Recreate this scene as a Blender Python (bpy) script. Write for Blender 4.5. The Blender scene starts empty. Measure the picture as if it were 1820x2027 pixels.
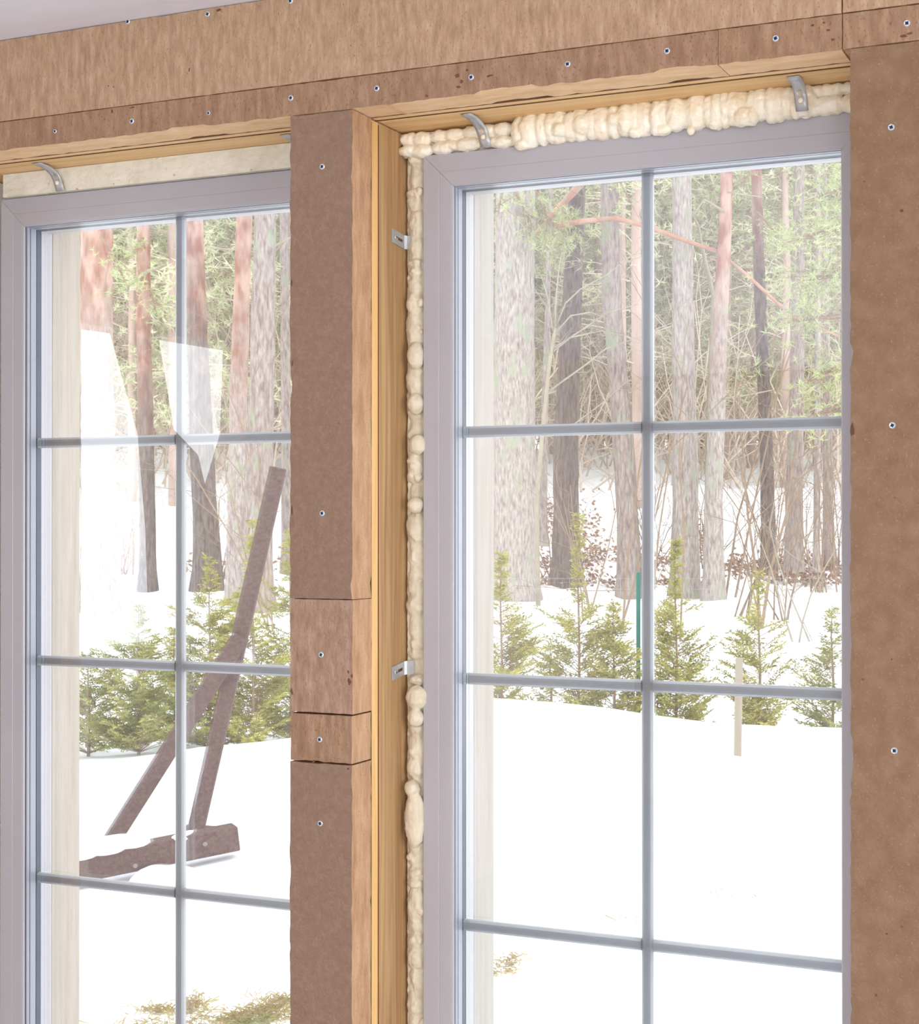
import bpy, math, random
from mathutils import Vector, noise
R = random.Random(7)
S = bpy.context.scene
C = S.collection
# ------------------------------------------------------------------ camera, sky, lights, exposure
EYE = 1.6; YAW = math.radians(24.5076); FPX = 3241.18; PITCH = math.radians(0.222)
cam_d = bpy.data.cameras.new('camera'); cam = bpy.data.objects.new('camera', cam_d); C.objects.link(cam)
cam.location = (0, 0, EYE); cam.rotation_euler = (math.radians(90)+PITCH, 0, YAW)
cam_d.sensor_fit = 'VERTICAL'; cam_d.sensor_height = 36; cam_d.lens = FPX/2027*36
cam_d.shift_y = (1027.3-1013.5)/2027; cam_d.clip_start = .02; cam_d.clip_end = 500
S.camera = cam
w = bpy.data.worlds.new('overcast_sky'); S.world = w; w.use_nodes = True
wn = w.node_tree.nodes; wl = w.node_tree.links
bg = wn['Background']; bg.inputs[1].default_value = 3.25
tc = wn.new('ShaderNodeTexCoord'); sx = wn.new('ShaderNodeSeparateXYZ'); rp = wn.new('ShaderNodeValToRGB')
wl.new(tc.outputs['Generated'], sx.inputs[0]); wl.new(sx.outputs['Z'], rp.inputs[0]); wl.new(rp.outputs[0], bg.inputs[0])
rp.color_ramp.elements[0].color = (.97, .98, 1, 1); rp.color_ramp.elements[1].color = (.92, .96, 1.0, 1)
def area(name, loc, rot, sx_, sy_, power, col):
    l = bpy.data.lights.new(name, 'AREA'); l.shape = 'RECTANGLE'; l.size = sx_; l.size_y = sy_; l.energy = power; l.color = col
    o = bpy.data.objects.new(name, l); C.objects.link(o); o.location = loc; o.rotation_euler = [math.radians(a) for a in rot]
    return o
# added area lamps boosting daylight at the unseen back opening and right-wall window
area('daylight_boost_back', (1.2, -3.9, 1.25), (112, 0, 0), 2.3, 2.1, 98, (.93, .97, 1.0))
area('daylight_boost_right', (2.88, -.6, 1.35), (90, 0, 90), 2.6, 1.7, 52, (.93, .97, 1.0))
vs = S.view_settings; vs.view_transform = 'Standard'; vs.look = 'None'; vs.gamma = 1; vs.use_curve_mapping = False
vs.exposure = 0.0
# ------------------------------------------------------------------ coordinates
SN, CS = math.sin(YAW), math.cos(YAW)
def ray(px, py):
    u = (px-910)/FPX; v = (1027.3-py)/FPX
    f = Vector((-SN*math.cos(PITCH), CS*math.cos(PITCH), math.sin(PITCH)))
    up = Vector((SN*math.sin(PITCH), -CS*math.sin(PITCH), math.cos(PITCH)))
    return f + Vector((CS, SN, 0))*u + up*v
def at(px, py, t): return Vector((0, 0, EYE)) + ray(px, py)*t
def on(px, py, Y): d = ray(px, py); return Vector((0, 0, EYE)) + d*(Y/d.y)
# ------------------------------------------------------------------ mesh helpers
class MB:
    def __init__(s): s.v = []; s.f = []; s.m = []
    def poly(s, pts, m=0):
        n = len(s.v); s.v += [Vector(p) for p in pts]; s.f.append(tuple(range(n, n+len(pts)))); s.m.append(m)
    def box(s, a, b, m=0):
        x0, y0, z0 = a; x1, y1, z1 = b; n = len(s.v)
        s.v += [Vector(p) for p in ((x0,y0,z0),(x1,y0,z0),(x1,y1,z0),(x0,y1,z0),(x0,y0,z1),(x1,y0,z1),(x1,y1,z1),(x0,y1,z1))]
        for q in ((0,3,2,1),(4,5,6,7),(0,1,5,4),(1,2,6,5),(2,3,7,6),(3,0,4,7)): s.f.append(tuple(n+i for i in q)); s.m.append(m)
    def tube(s, pts, rad, n=6, m=0, cap=True, jit=0):
        pts = [Vector(p) for p in pts]; base = len(s.v)
        for i, p in enumerate(pts):
            d = (pts[min(i+1, len(pts)-1)] - pts[max(i-1, 0)]).normalized()
            a = d.orthogonal() if abs(d.z) < .9 else d.cross(Vector((0, 1, 0))); a = a.normalized()
            if abs(d.z) < .9: a = d.cross(Vector((0, 0, 1))).normalized()
            b = d.cross(a)
            for k in range(n):
                an = 2*math.pi*k/n; r = rad[i]*(1+(R.random()-.5)*jit)
                s.v.append(p + (a*math.cos(an)+b*math.sin(an))*r)
        for i in range(len(pts)-1):
            for k in range(n):
                a0 = base+i*n+k; a1 = base+i*n+(k+1) % n
                s.f.append((a0, a1, a1+n, a0+n)); s.m.append(m)
        if cap:
            s.f.append(tuple(base+k for k in range(n))[::-1]); s.m.append(m)
            s.f.append(tuple(base+(len(pts)-1)*n+k for k in range(n))); s.m.append(m)
    def bar(s, a, b, w_, h_, m=0, side=None):
        a = Vector(a); b = Vector(b); d = (b-a).normalized()
        x = (side or d.cross(Vector((0, 0, 1)))).normalized(); x = (x - d*x.dot(d)).normalized(); y = d.cross(x)
        n = len(s.v)
        for p in (a, b):
            for i, j in ((-1,-1),(1,-1),(1,1),(-1,1)): s.v.append(p + x*(i*w_/2) + y*(j*h_/2))
        for q in ((0,1,2,3),(7,6,5,4),(0,4,5,1),(1,5,6,2),(2,6,7,3),(3,7,4,0)): s.f.append(tuple(n+i for i in q)); s.m.append(m)
    def ball(s, c, r, seg=10, rings=7, m=0, noise_amp=0):
        c = Vector(c); n = len(s.v); rx, ry, rz = r if hasattr(r, '__len__') else (r, r, r)
        s.v.append(c+Vector((0, 0, rz)))
        for i in range(1, rings):
            th = math.pi*i/rings
            for k in range(seg):
                ph = 2*math.pi*k/seg; d = Vector((math.sin(th)*math.cos(ph), math.sin(th)*math.sin(ph), math.cos(th)))
                q = 1+noise_amp*(R.random()-.5)
                s.v.append(c+Vector((d.x*rx*q, d.y*ry*q, d.z*rz*q)))
        s.v.append(c-Vector((0, 0, rz)))
        for k in range(seg): s.f.append((n, n+1+k, n+1+(k+1) % seg)); s.m.append(m)
        for i in range(rings-2):
            for k in range(seg):
                a = n+1+i*seg+k; b = n+1+i*seg+(k+1) % seg
                s.f.append((a, a+seg, b+seg, b)); s.m.append(m)
        l = len(s.v)-1
        for k in range(seg): s.f.append((l, l-seg+(k+1) % seg, l-seg+k)); s.m.append(m)
    def build(s, name, mats, parent=None, smooth=False, origin=None):
        if not isinstance(mats, (list, tuple)): mats = [mats]
        if parent is not None:
            org = Vector(parent['_w'])
        elif origin is not None: org = Vector(origin)
        else:
            xs = [p.x for p in s.v]; ys = [p.y for p in s.v]; zs = [p.z for p in s.v]
            org = Vector(((min(xs)+max(xs))/2, (min(ys)+max(ys))/2, min(zs)))
        me = bpy.data.meshes.new(name); me.from_pydata([tuple(p-org) for p in s.v], [], s.f)
        for mt in mats: me.materials.append(mt)
        me.polygons.foreach_set('material_index', s.m)
        if smooth: me.polygons.foreach_set('use_smooth', [True]*len(s.f))
        me.update()
        o = bpy.data.objects.new(name, me); C.objects.link(o); o['_w'] = tuple(org)
        if parent is not None: o.parent = parent
        else: o.location = org
        return o
def tag(o, label=None, cat=None, group=None, kind=None):
    if label: o['label'] = label
    if cat: o['category'] = cat
    if group: o['group'] = group
    if kind: o['kind'] = kind
    return o
def empty(name, loc, label=None, cat=None, group=None, kind=None):
    o = bpy.data.objects.new(name, None); C.objects.link(o); o.location = loc; o['_w'] = tuple(loc); o.empty_display_size = .05
    return tag(o, label, cat, group, kind)
def copy_tree(o, parent=None):
    c = o.copy(); C.objects.link(c)
    if parent is not None: c.parent = parent
    for ch in [k for k in C.objects if k.parent == o]: copy_tree(ch, c)
    return c
def bevel(o, w_, seg=2):
    m = o.modifiers.new('bevel', 'BEVEL'); m.width = w_; m.segments = seg; m.limit_method = 'ANGLE'; m.angle_limit = .7
    return o
# ------------------------------------------------------------------ materials
def lin(r, g, b): return tuple(((c/255)/12.92 if c <= 10 else (((c/255)+.055)/1.055)**2.4) for c in (r, g, b)) + (1,)
def mat(name, stops, scale=10, stretch=(1, 1, 1), detail=6, rough=.8, bump=0, bscale=None, bstretch=None, bdist=.002, spec=.3, dist=0, speck=None, wave=None, metal=0, subs=0, trans=0):
    """colour = ramp over noise in object space; optional second 'speck' noise, optional wood rings"""
    m = bpy.data.materials.new(name); m.use_nodes = True; nt = m.node_tree; N = nt.nodes; L = nt.links
    b = N['Principled BSDF']; b.inputs['Roughness'].default_value = rough; b.inputs['Specular IOR Level'].default_value = spec; b.inputs['Metallic'].default_value = metal
    t = N.new('ShaderNodeTexCoord')
    def mp(st):
        q = N.new('ShaderNodeMapping'); q.inputs['Scale'].default_value = st; L.new(t.outputs['Object'], q.inputs[0]); return q
    nz = N.new('ShaderNodeTexNoise'); nz.inputs['Scale'].default_value = scale; nz.inputs['Detail'].default_value = detail; nz.inputs['Roughness'].default_value = .62
    nz.inputs['Distortion'].default_value = dist
    L.new(mp(stretch).outputs[0], nz.inputs['Vector'])
    src = nz.outputs['Fac']
    if wave:
        wv = N.new('ShaderNodeTexWave'); wv.inputs['Scale'].default_value = wave[0]; wv.inputs['Distortion'].default_value = wave[1]; wv.inputs['Detail'].default_value = 3
        wv.bands_direction = wave[2]; L.new(mp(wave[3]).outputs[0], wv.inputs['Vector'])
        mx = N.new('ShaderNodeMix'); mx.inputs[0].default_value = wave[4]; L.new(src, mx.inputs[2]); L.new(wv.outputs['Fac'], mx.inputs[3]); src = mx.outputs[0]
    r = N.new('ShaderNodeValToRGB'); cr = r.color_ramp
    lo, hi = .3, .7
    for i, c in enumerate(stops):
        p = lo+(hi-lo)*i/(max(1, len(stops)-1))
        if i < 2: cr.elements[i].position = p; cr.elements[i].color = c
        else: e = cr.elements.new(p); e.color = c
    if len(stops) == 1: cr.elements[1].color = stops[0]
    L.new(src, r.inputs[0]); col = r.outputs[0]
    if speck:
        n2 = N.new('ShaderNodeTexNoise'); n2.inputs['Scale'].default_value = speck[0]; n2.inputs['Detail'].default_value = 3; L.new(mp(speck[4] if len(speck) > 4 else (1, 1, 1)).outputs[0], n2.inputs['Vector'])
        r2 = N.new('ShaderNodeValToRGB'); r2.color_ramp.elements[0].position = speck[2]; r2.color_ramp.elements[1].position = speck[3]
        r2.color_ramp.elements[0].color = (0, 0, 0, 1); r2.color_ramp.elements[1].color = (1, 1, 1, 1)
        L.new(n2.outputs['Fac'], r2.inputs[0])
        mx = N.new('ShaderNodeMix'); mx.data_type = 'RGBA'; L.new(r2.outputs[0], mx.inputs[0]); L.new(col, mx.inputs[6]); mx.inputs[7].default_value = speck[1]; col = mx.outputs[2]
    L.new(col, b.inputs['Base Color'])
    if bump:
        n3 = N.new('ShaderNodeTexNoise'); n3.inputs['Scale'].default_value = bscale or scale; n3.inputs['Detail'].default_value = 4; L.new(mp(bstretch or stretch).outputs[0], n3.inputs['Vector'])
        bp = N.new('ShaderNodeBump'); bp.inputs['Strength'].default_value = bump; bp.inputs['Distance'].default_value = bdist
        L.new(n3.outputs['Fac'], bp.inputs['Height']); L.new(bp.outputs[0], b.inputs['Normal'])
    if subs:
        b.inputs['Subsurface Weight'].default_value = subs; b.inputs['Subsurface Radius'].default_value = (.01, .007, .004); b.inputs['Subsurface Scale'].default_value = .5
    return m
M = {}
# wood-fibre boards: pressed face and sawn edge
M['board_ripple'] = mat('rippled_fibreboard', [lin(162,130,104), lin(182,149,121), lin(199,167,140)], 60, (1.6, 1, .42), 6, .95, .9, 55, (1.5, 1, .38), .004, .1, 0, (420, lin(150,112,86), .60, .75, (1, 1, .5)))
M['board_strip'] = mat('strip_fibreboard', [lin(143,110,87), lin(159,126,101), lin(177,144,118)], 50, (1.6, 1, .45), 6, .95, .7, 60, (1.5, 1, .4), .003, .1, 0, (380, lin(132,94,70), .58, .75, (1, 1, .5)))
M['board_smooth'] = mat('pier_fibreboard', [lin(138,111,93), lin(146,118,100), lin(156,128,110)], 110, (1, 1, 1), 8, .95, .6, 210, None, .003, .1, 0, (500, lin(140,104,86), .60, .78))
M['board_block'] = mat('pier_block_fibreboard', [lin(148,116,96), lin(166,134,113), lin(184,152,131)], 60, (1.3, 1, .5), 5, .95, .9, 75, (1.5, 1, .45), .004, .1, 0, (380, lin(140,104,84), .60, .75, (1, 1, .5)))
M['board_right'] = mat('panel_fibreboard', [lin(134,104,81), lin(141,111,87), lin(150,121,97)], 38, (1, 1, 1), 9, .95, .6, 200, None, .003, .1, 0, (300, lin(176,138,110), .60, .82))
M['board_edge'] = mat('sawn_board_edge', [lin(170,130,98), lin(192,152,118), lin(206,168,134)], 60, (1, 1, .25), 5, .95, .8, 220, (1, 1, .6), .002, .1, 0, (400, lin(140,100,74), .62, .75))
M['board_edge_pale'] = mat('pale_board_underside', [lin(214,176,132), lin(230,194,152), lin(238,206,168)], 40, (.3, 1, 1), 5, .9, .6, 120, None, .002, .1)
M['groove_shade'] = mat('dark_groove_shade', [lin(92,62,40), lin(112,80,54)], 30)  # dark tone painted in for the shade of the timber grooves
M['gouge'] = mat('torn_fibre', [lin(96,62,42), lin(128,88,62)], 60)
def wood(name, c, axis, knots=True):
    st = {'x': (.35, 9, 9), 'z': (9, 9, .35)}[axis]
    return mat(name, c, 6, st, 6, .6, .25, 14, st, .001, .25, 1.2, (3.2, tuple(x*.72 for x in c[0][:3])+(1,), .66, .80, {'x': (.5, 3, 3), 'z': (3, 3, .5)}[axis]))
M['lintel_wood'] = wood('pine_lintel', [lin(214,170,112), lin(232,192,136), lin(240,206,156)], 'x')
M['plank_wood'] = wood('pine_plank_edge', [lin(222,174,108), lin(236,190,124), lin(242,202,142)], 'z')
M['plank_wood_x'] = wood('pine_facing_plank', [lin(228,184,126), lin(240,200,148), lin(244,210,164)], 'x')
M['stud_wood'] = wood('pine_stud', [lin(160,122,80), lin(188,149,104), lin(206,169,124)], 'z')
M['jamb_wood'] = wood('pale_jamb_wood', [lin(156,146,134), lin(169,162,153), lin(177,171,164)], 'z')
M['ceiling'] = mat('white_painted_planks', [lin(240,239,248), lin(246,246,252)], 5, (.3, 3, 3), 4, .5, .2, 20, (.3, 5, 5), .001)
M['pvc'] = mat('white_frame_plastic', [lin(176,172,176), lin(182,178,182)], 3, (1, 1, 1), 2, .28, 0, spec=.5)
M['bead'] = mat('glazing_bead_plastic', [lin(150,153,164), lin(160,163,173)], 3, rough=.25, spec=.5)
M['gasket'] = mat('dark_rubber_gasket', [lin(24,26,34), lin(30,32,40)], 8, rough=.6)
M['spacer'] = mat('grey_spacer_bar', [lin(58,60,72), lin(70,72,84)], 8, rough=.4)
M['muntin'] = mat('grey_glazing_bar', [lin(172,174,178), lin(182,184,188)], 3, rough=.3, spec=.5)
M['foam'] = mat('cream_expanding_foam', [lin(236,218,188), lin(248,236,214), lin(252,246,232)], 30, rough=.22, bump=.4, bscale=90, bdist=.002, spec=.45, subs=.25)
M['foam_j'] = mat('matte_cream_foam', [lin(214,200,174), lin(226,213,188), lin(236,224,200)], 30, rough=.55, bump=.5, bscale=120, bdist=.002, spec=.3, subs=.2)
M['foam_cut'] = mat('trimmed_foam', [lin(216,208,190), lin(230,224,208), lin(238,232,218)], 24, rough=.8, bump=.6, bscale=150, bdist=.002, spec=.2, speck=(46, lin(176,146,98), .66, .72))
M['steel'] = mat('galvanised_steel', [lin(176,176,176), lin(198,198,196)], 30, rough=.4, metal=.35, spec=.5)
M['zinc'] = mat('zinc_screw', [lin(214,222,232), lin(228,234,240)], 30, rough=.3, metal=.55, spec=.5)
M['recess'] = mat('screw_recess', [lin(40,58,84), lin(50,66,92)], 30, rough=.5)
M['plaster'] = mat('plain_room_wall', [lin(206,194,184), lin(216,204,196)], 8, rough=.9, bump=.3, bscale=50)
M['floor'] = mat('bare_wood_floor', [lin(204,204,208), lin(214,214,218)], 5, (1, 9, 1), 5, .6)
M['cladding'] = mat('pale_cladding', [lin(226,218,206), lin(236,230,220)], 5, (.3, 4, 4), 5, .7)
M['snow'] = mat('snow', [lin(240,243,250), lin(250,251,254)], 1.2, rough=.7, bump=.35, bscale=2.2, bdist=.05, spec=.2)
M['thuja'] = mat('yellow_green_sprays', [lin(124,126,56), lin(160,158,78), lin(190,182,102)], 3.5, detail=4, rough=.7, spec=.2, speck=(9, lin(150,124,74), .62, .70))
M['thuja_dark'] = mat('green_sprays', [lin(106,114,60), lin(142,144,80), lin(174,172,98)], 3.5, detail=4, rough=.7, spec=.2, speck=(9, lin(128,112,74), .62, .70))
M['twig'] = mat('brown_twig', [lin(126,104,86), lin(156,134,112)], 6, rough=.9)
M['bark'] = mat('grey_pine_bark', [lin(104,90,86), lin(150,136,130), lin(176,168,158)], 30, (1, 1, .22), 7, .95, 1, 12, (1, 1, .25), .05, .1, 0, (5, lin(146,152,128), .56, .70, (1, 1, .5)))
M['bark_pale'] = mat('pale_lichen_bark', [lin(120,108,102), lin(168,156,150), lin(196,190,180)], 34, (1, 1, .25), 7, .95, 1, 14, (1, 1, .25), .05, .1, 0, (6, lin(160,164,142), .54, .70, (1, 1, .5)))
M['bark_dark'] = mat('dark_pine_bark', [lin(70,61,57), lin(106,94,88), lin(134,124,116)], 30, (1, 1, .22), 7, .95, 1, 12, (1, 1, .25), .05, .1)
M['bark_orange'] = mat('orange_upper_bark', [lin(160,118,100), lin(180,138,118), lin(192,160,142)], 5, (1, 1, .3), 6, .95, .8, 12, (1, 1, .3), .03, .1, 0, (4, lin(160,148,136), .54, .66, (1, 1, .4)))
M['sapling'] = mat('pale_yellow_bark', [lin(146,138,118), lin(168,160,140)], 9, rough=.9)
M['birch'] = mat('white_birch_bark', [lin(226,224,222), lin(236,235,233)], 6, (1, 1, 3), 4, .8, speck=(5, lin(50,46,46), .60, .66, (1, 1, 4)))
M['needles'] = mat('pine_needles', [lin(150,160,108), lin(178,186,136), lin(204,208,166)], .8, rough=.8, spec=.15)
M['needles_far'] = mat('far_pine_needles', [lin(174,178,140), lin(198,198,164), lin(216,212,184)], .5, rough=.85, spec=.1)  # lightened so the colour carries the haze of the deep wood
M['far_bark'] = mat('far_trunk_bark', [lin(160,138,126), lin(186,162,150), lin(204,186,174)], 4, (1, 1, .2), 5, .95)  # paler trunks, the same haze put into the bark colour
M['thicket'] = mat('brown_thicket', [lin(184,168,152), lin(206,190,172)], 2, rough=.95)
M['leaf'] = mat('dead_leaves', [lin(134,104,84), lin(168,136,110)], 5, rough=.95)
M['old_wood'] = mat('weathered_brown_timber', [lin(62,46,42), lin(88,68,64), lin(108,88,84)], 10, (6, 6, 6), 6, .85, .5, 30, None, .004, .2, .5)
M['bolt'] = mat('dull_bolt', [lin(120,112,110), lin(134,126,124)], 9, rough=.6)
M['green_paint'] = mat('teal_painted_post', [lin(24,112,102), lin(34,128,116)], 6, rough=.5)
M['stake'] = mat('pale_stake_wood', [lin(148,136,120), lin(162,150,134)], 8, (5, 5, .4), 5, .8)
M['wire'] = mat('galvanised_wire', [lin(150,156,156), lin(170,174,174)], 8, rough=.5, metal=.5)
M['grass'] = mat('dry_grass', [lin(160,140,92), lin(184,164,112), lin(150,152,96)], 5, rough=.9)
def glass_mat():
    m = bpy.data.materials.new('coated_window_glass'); m.use_nodes = True; nt = m.node_tree; N = nt.nodes; L = nt.links
    N.remove(N['Principled BSDF'])
    t = N.new('ShaderNodeBsdfTransparent'); t.inputs[0].default_value = (.955, .965, .96, 1)
    g = N.new('ShaderNodeBsdfGlossy'); g.inputs['Roughness'].default_value = .0; g.inputs[0].default_value = (.97, .98, 1, 1)
    fr = N.new('ShaderNodeFresnel'); fr.inputs['IOR'].default_value = 2.35
    mx = N.new('ShaderNodeMixShader'); L.new(fr.outputs[0], mx.inputs[0]); L.new(t.outputs[0], mx.inputs[1]); L.new(g.outputs[0], mx.inputs[2])
    L.new(mx.outputs[0], N['Material Output'].inputs[0]); return m
M['glass'] = glass_mat()
# ------------------------------------------------------------------ measured front wall
YB, YB2, YP, YF, YM, YO, YE = 2.30, 2.365, 2.392, 2.471, 2.508, 2.553, 2.635
XI, XO, XRI, PW = -1.138, -1.1934, -.4975, .893
XP0, XP1, XR = -1.3505, -1.2358, -.4503
ZL, ZS, ZT, ZO, ZC = 2.2637, 2.3147, 2.1617, 2.2196, 2.46
ZB = .10
# ------------------------------------------------------------------ room shell
def struct(name, mb, m, **k): return tag(mb.build(name, m, **k), kind='structure')
mb = MB(); mb.box((-3.2, -4.3, -.12), (3.2, 2.47, 0)); struct('floor', mb, M['floor'])
mb = MB()
mb.box((-3.1, -4.1, ZC), (3.1, YB2-.003, ZC+.02))
mb.box((-3.2, -4.3, ZC+.0205), (3.2, YB2-.003, ZC+.12))
struct('ceiling', mb, M['ceiling'])
mb = MB(); mb.box((-3.0, -4.15, 0), (0, -4.0, ZC)); mb.box((0, -4.15, 2.3), (2.4, -4.0, ZC)); mb.box((2.4, -4.15, 0), (3.0, -4.0, ZC))
mb.box((0, -4.15, 0), (2.4, -4.0, .12)); struct('wall_back', mb, M['plaster'])
mb = MB(); mb.box((3.0, -4.15, 0), (3.15, 2.3, .45)); mb.box((3.0, -4.15, 2.25), (3.15, 2.3, ZC)); mb.box((3.0, -4.15, .45), (3.15, -1.95, 2.25)); mb.box((3.0, .75, .45), (3.15, 2.3, 2.25))
struct('wall_right', mb, M['plaster'])
# wall at the left (only seen mirrored in the glass): two bays of daylight parted by a slanting brace
def refl(px, py, xw=-3.0, mir=2.5):
    d = ray(px, py); k = xw/d.x; p = Vector((0, 0, EYE))+d*k; return (2*mir-p.y, p.z)
def wall_left():
    A = [refl(*p) for p in ((150,638),(276,655),(330,858),(345,1050),(352,1272),(150,1290))]
    B = [refl(*p) for p in ((308,658),(496,690),(490,858),(428,1068),(388,900),(340,850))]
    yl, yh, z0, z1 = -4.0, YB2-.003, 0, ZC
    import bmesh
    from mathutils.geometry import delaunay_2d_cdt
    outer = [(yl, z0), (yh, z0), (yh, z1), (yl, z1)]
    vs2 = [Vector(p) for p in outer+A+B]; e = []
    o = 0
    for n in (4, len(A), len(B)):
        e += [(o+i, o+(i+1) % n) for i in range(n)]; o += n
    vv, ee, ff, _, _, _ = delaunay_2d_cdt(vs2, e, [], 0, 1e-6)
    def inside(p, poly):
        c = False; j = len(poly)-1
        for i in range(len(poly)):
            if (poly[i][1] > p[1]) != (poly[j][1] > p[1]) and p[0] < (poly[j][0]-poly[i][0])*(p[1]-poly[i][1])/(poly[j][1]-poly[i][1])+poly[i][0]: c = not c
            j = i
        return c
    mb = MB()
    for f in ff:
        ctr = sum((vv[i] for i in f), Vector((0, 0)))/len(f)
        if inside(ctr, A) or inside(ctr, B): continue
        for x in (-3.0, -3.12): mb.poly([(x, vv[i].x, vv[i].y) for i in f])
    for P in (A, B, outer):
        for i in range(len(P)):
            a, b = P[i], P[(i+1) % len(P)]; mb.poly([(-3.0, *a), (-3.0, *b), (-3.12, *b), (-3.12, *a)])
    return struct('wall_left', mb, M['plaster'])
wall_left()
# outer leaf of the front wall, around both openings
mb = MB(); X2 = XI-PW
for a, b in (((-3.15, 2.56, -.1), (X2-.032, YE, 2.9)), ((XRI-PW+.032, 2.56, -.1), (XI-.032, YE, 2.24)), ((XRI+.032, 2.56, -.1), (3.2, YE, 2.9)),
             ((X2-.032, 2.56, 2.24), (XRI+.032, YE, 2.9)), ((X2-.032, 2.56, -.1), (XRI-PW+.032, YE, .06)), ((XI-.032, 2.56, -.1), (XRI+.032, YE, .06)),
             ((-3.15, YB2+.005, 0), (X2-.09, 2.555, ZL-.002)), ((XRI+.06, YB2+.005, 0), (3.0, 2.555, ZL-.002))): mb.box(a, b)
struct('wall_front', mb, M['cladding'])
# ------------------------------------------------------------------ timber behind the boards
def timber(name, a, b, m, label, cat='beam'):
    mb = MB(); mb.box(a, b); return bevel(tag(mb.build(name, m), label, cat), .0012)
timber('facing_plank', (-3.0, YB2+.005, ZL+.0012), (3.0, YP-.0035, ZC-.002), M['plank_wood_x'], 'narrow yellow pine plank edge running over both windows, directly behind the brown header boards', 'plank')
timber('timber_lintel', (-3.0, YP+.001, ZL), (3.0, 2.555, ZC-.002), M['lintel_wood'], 'long pine beam across the top of both window openings, foam beneath it')
timber('edge_plank', (XP0+.003, YB2+.003, .0), (XP1-.0008, YP-.0018, ZL-.002), M['plank_wood'], 'bright orange pine strip standing between the pier boards and the darker stud', 'plank')
timber('timber_stud', (XP0+.003, YP+.0005, .0), (XP1, 2.555, ZL-.002), M['stud_wood'], 'upright pine stud between the two windows carrying two steel brackets', 'stud')
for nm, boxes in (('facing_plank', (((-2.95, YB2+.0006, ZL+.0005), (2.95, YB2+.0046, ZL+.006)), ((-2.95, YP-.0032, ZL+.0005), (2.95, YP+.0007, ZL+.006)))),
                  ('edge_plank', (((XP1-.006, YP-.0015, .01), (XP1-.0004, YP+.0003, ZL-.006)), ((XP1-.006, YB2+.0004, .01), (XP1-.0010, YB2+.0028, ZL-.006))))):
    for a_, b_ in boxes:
        mb = MB(); mb.box(a_, b_); mb.build('groove_shade_strip', M['groove_shade'], [o for o in C.objects if o.name == nm][0])  # dark strips added in the gaps to draw the grooves' shade
# ------------------------------------------------------------------ fibreboards with ragged sawn edges and screws
def screw(px, py, parent, r=.0046, hidden=False):
    c = on(px, py, YB); mb = MB(); n = 14; a0 = R.random()*1.5
    ring = lambda rr, y: [(c.x+rr*math.cos(2*math.pi*k/n), y, c.z+rr*math.sin(2*math.pi*k/n)) for k in range(n)]
    prof = [(r, YB+.0006), (r, YB-.0004), (r*.82, YB-.0012), (r*.5, YB-.0010)]
    rings = [ring(*p) for p in prof]
    for i in range(len(prof)-1):
        for k in range(n): mb.poly([rings[i][k], rings[i][(k+1) % n], rings[i+1][(k+1) % n], rings[i+1][k]])
    mb.poly(rings[-1], 1)
    for q in range(2):
        a = a0+q*math.pi/2; d = Vector((math.cos(a), 0, math.sin(a)))
        mb.bar(c+Vector((0, -.0012, 0))-d*r*.62, c+Vector((0, -.0012, 0))+d*r*.62, .0016, .0006, 1, Vector((-math.sin(a), 0, math.cos(a))))
    mb.build('screw', [M['zinc'], M['recess']], parent)
def board(x0, x1, z0, z1, m, label, screws=(), y0=YB, y1=YB2, rag=.0016, rags=(1, 1, 1, 1), chips=(), name='fibreboard', edge='board_edge'):
    root = empty(name, ((x0+x1)/2, (y0+y1)/2, z0), label, 'board')
    mb = MB(); step = .012
    def side(a, b, nrm, amt):
        n = max(2, int((b-a).length/step)); out = []
        for i in range(n):
            p = a.lerp(b, i/n); q = noise.noise(p*38)*.9+noise.noise(p*130)*.8
            if noise.noise(p*9+Vector((3, 1, 8))) > .42: q -= 1.6
            out.append((p, nrm, amt*(0 if i == 0 else q)))
        return out
    A, B, Cc, D = Vector((x0, 0, z0)), Vector((x1, 0, z0)), Vector((x1, 0, z1)), Vector((x0, 0, z1))
    per = side(A, B, Vector((0, 0, -1)), rag*rags[0]) + side(B, Cc, Vector((1, 0, 0)), rag*rags[1]) + side(Cc, D, Vector((0, 0, 1)), rag*rags[2]) + side(D, A, Vector((-1, 0, 0)), rag*rags[3])
    ys = [y0, y0+.0015, y0+(y1-y0)*.3, y0+(y1-y0)*.52, y0+(y1-y0)*.54, y0+(y1-y0)*.8, y1]; fac = [1, .8, .35, .5, .3, .45, .6]
    n = len(per); base = len(mb.v)
    for y, f in zip(ys, fac):
        for p, nr, q in per:
            w_ = noise.noise(Vector((p.x*60, y*200, p.z*60)))*.0007*(1 if q else 0)
            mb.v.append(Vector((p.x, y, p.z)) + nr*(q*f+w_-.0004))
    for i in range(len(ys)-1):
        for k in range(n):
            a = base+i*n+k; b = base+i*n+(k+1) % n; mb.f.append((a, a+n, b+n, b)); mb.m.append(1)
    mb.f.append(tuple(base+k for k in range(n))); mb.m.append(0)
    mb.f.append(tuple(base+(len(ys)-1)*n+k for k in range(n))[::-1]); mb.m.append(1)
    mb.build('board', [m, M[edge]], root)
    for s in screws: screw(s[0], s[1], root, *(s[2:] or ()))
    if chips:
        for px, py, w_, h_ in chips:
            cb = MB()
            c = on(px, py, y0); pts = []
            for k in range(9):
                a = 2*math.pi*k/9; rr = 1+(R.random()-.5)*.7; pts.append((c.x+math.cos(a)*w_*rr/1300/2*1.0, y0-.0005, c.z+math.sin(a)*h_*rr/1300/2))
            cb.poly(pts); cb.build('gouge', M['gouge'], root)
    return root
xs1, xs2 = on(1668, 60, YB).x, on(1422, 80, YB).x
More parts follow.
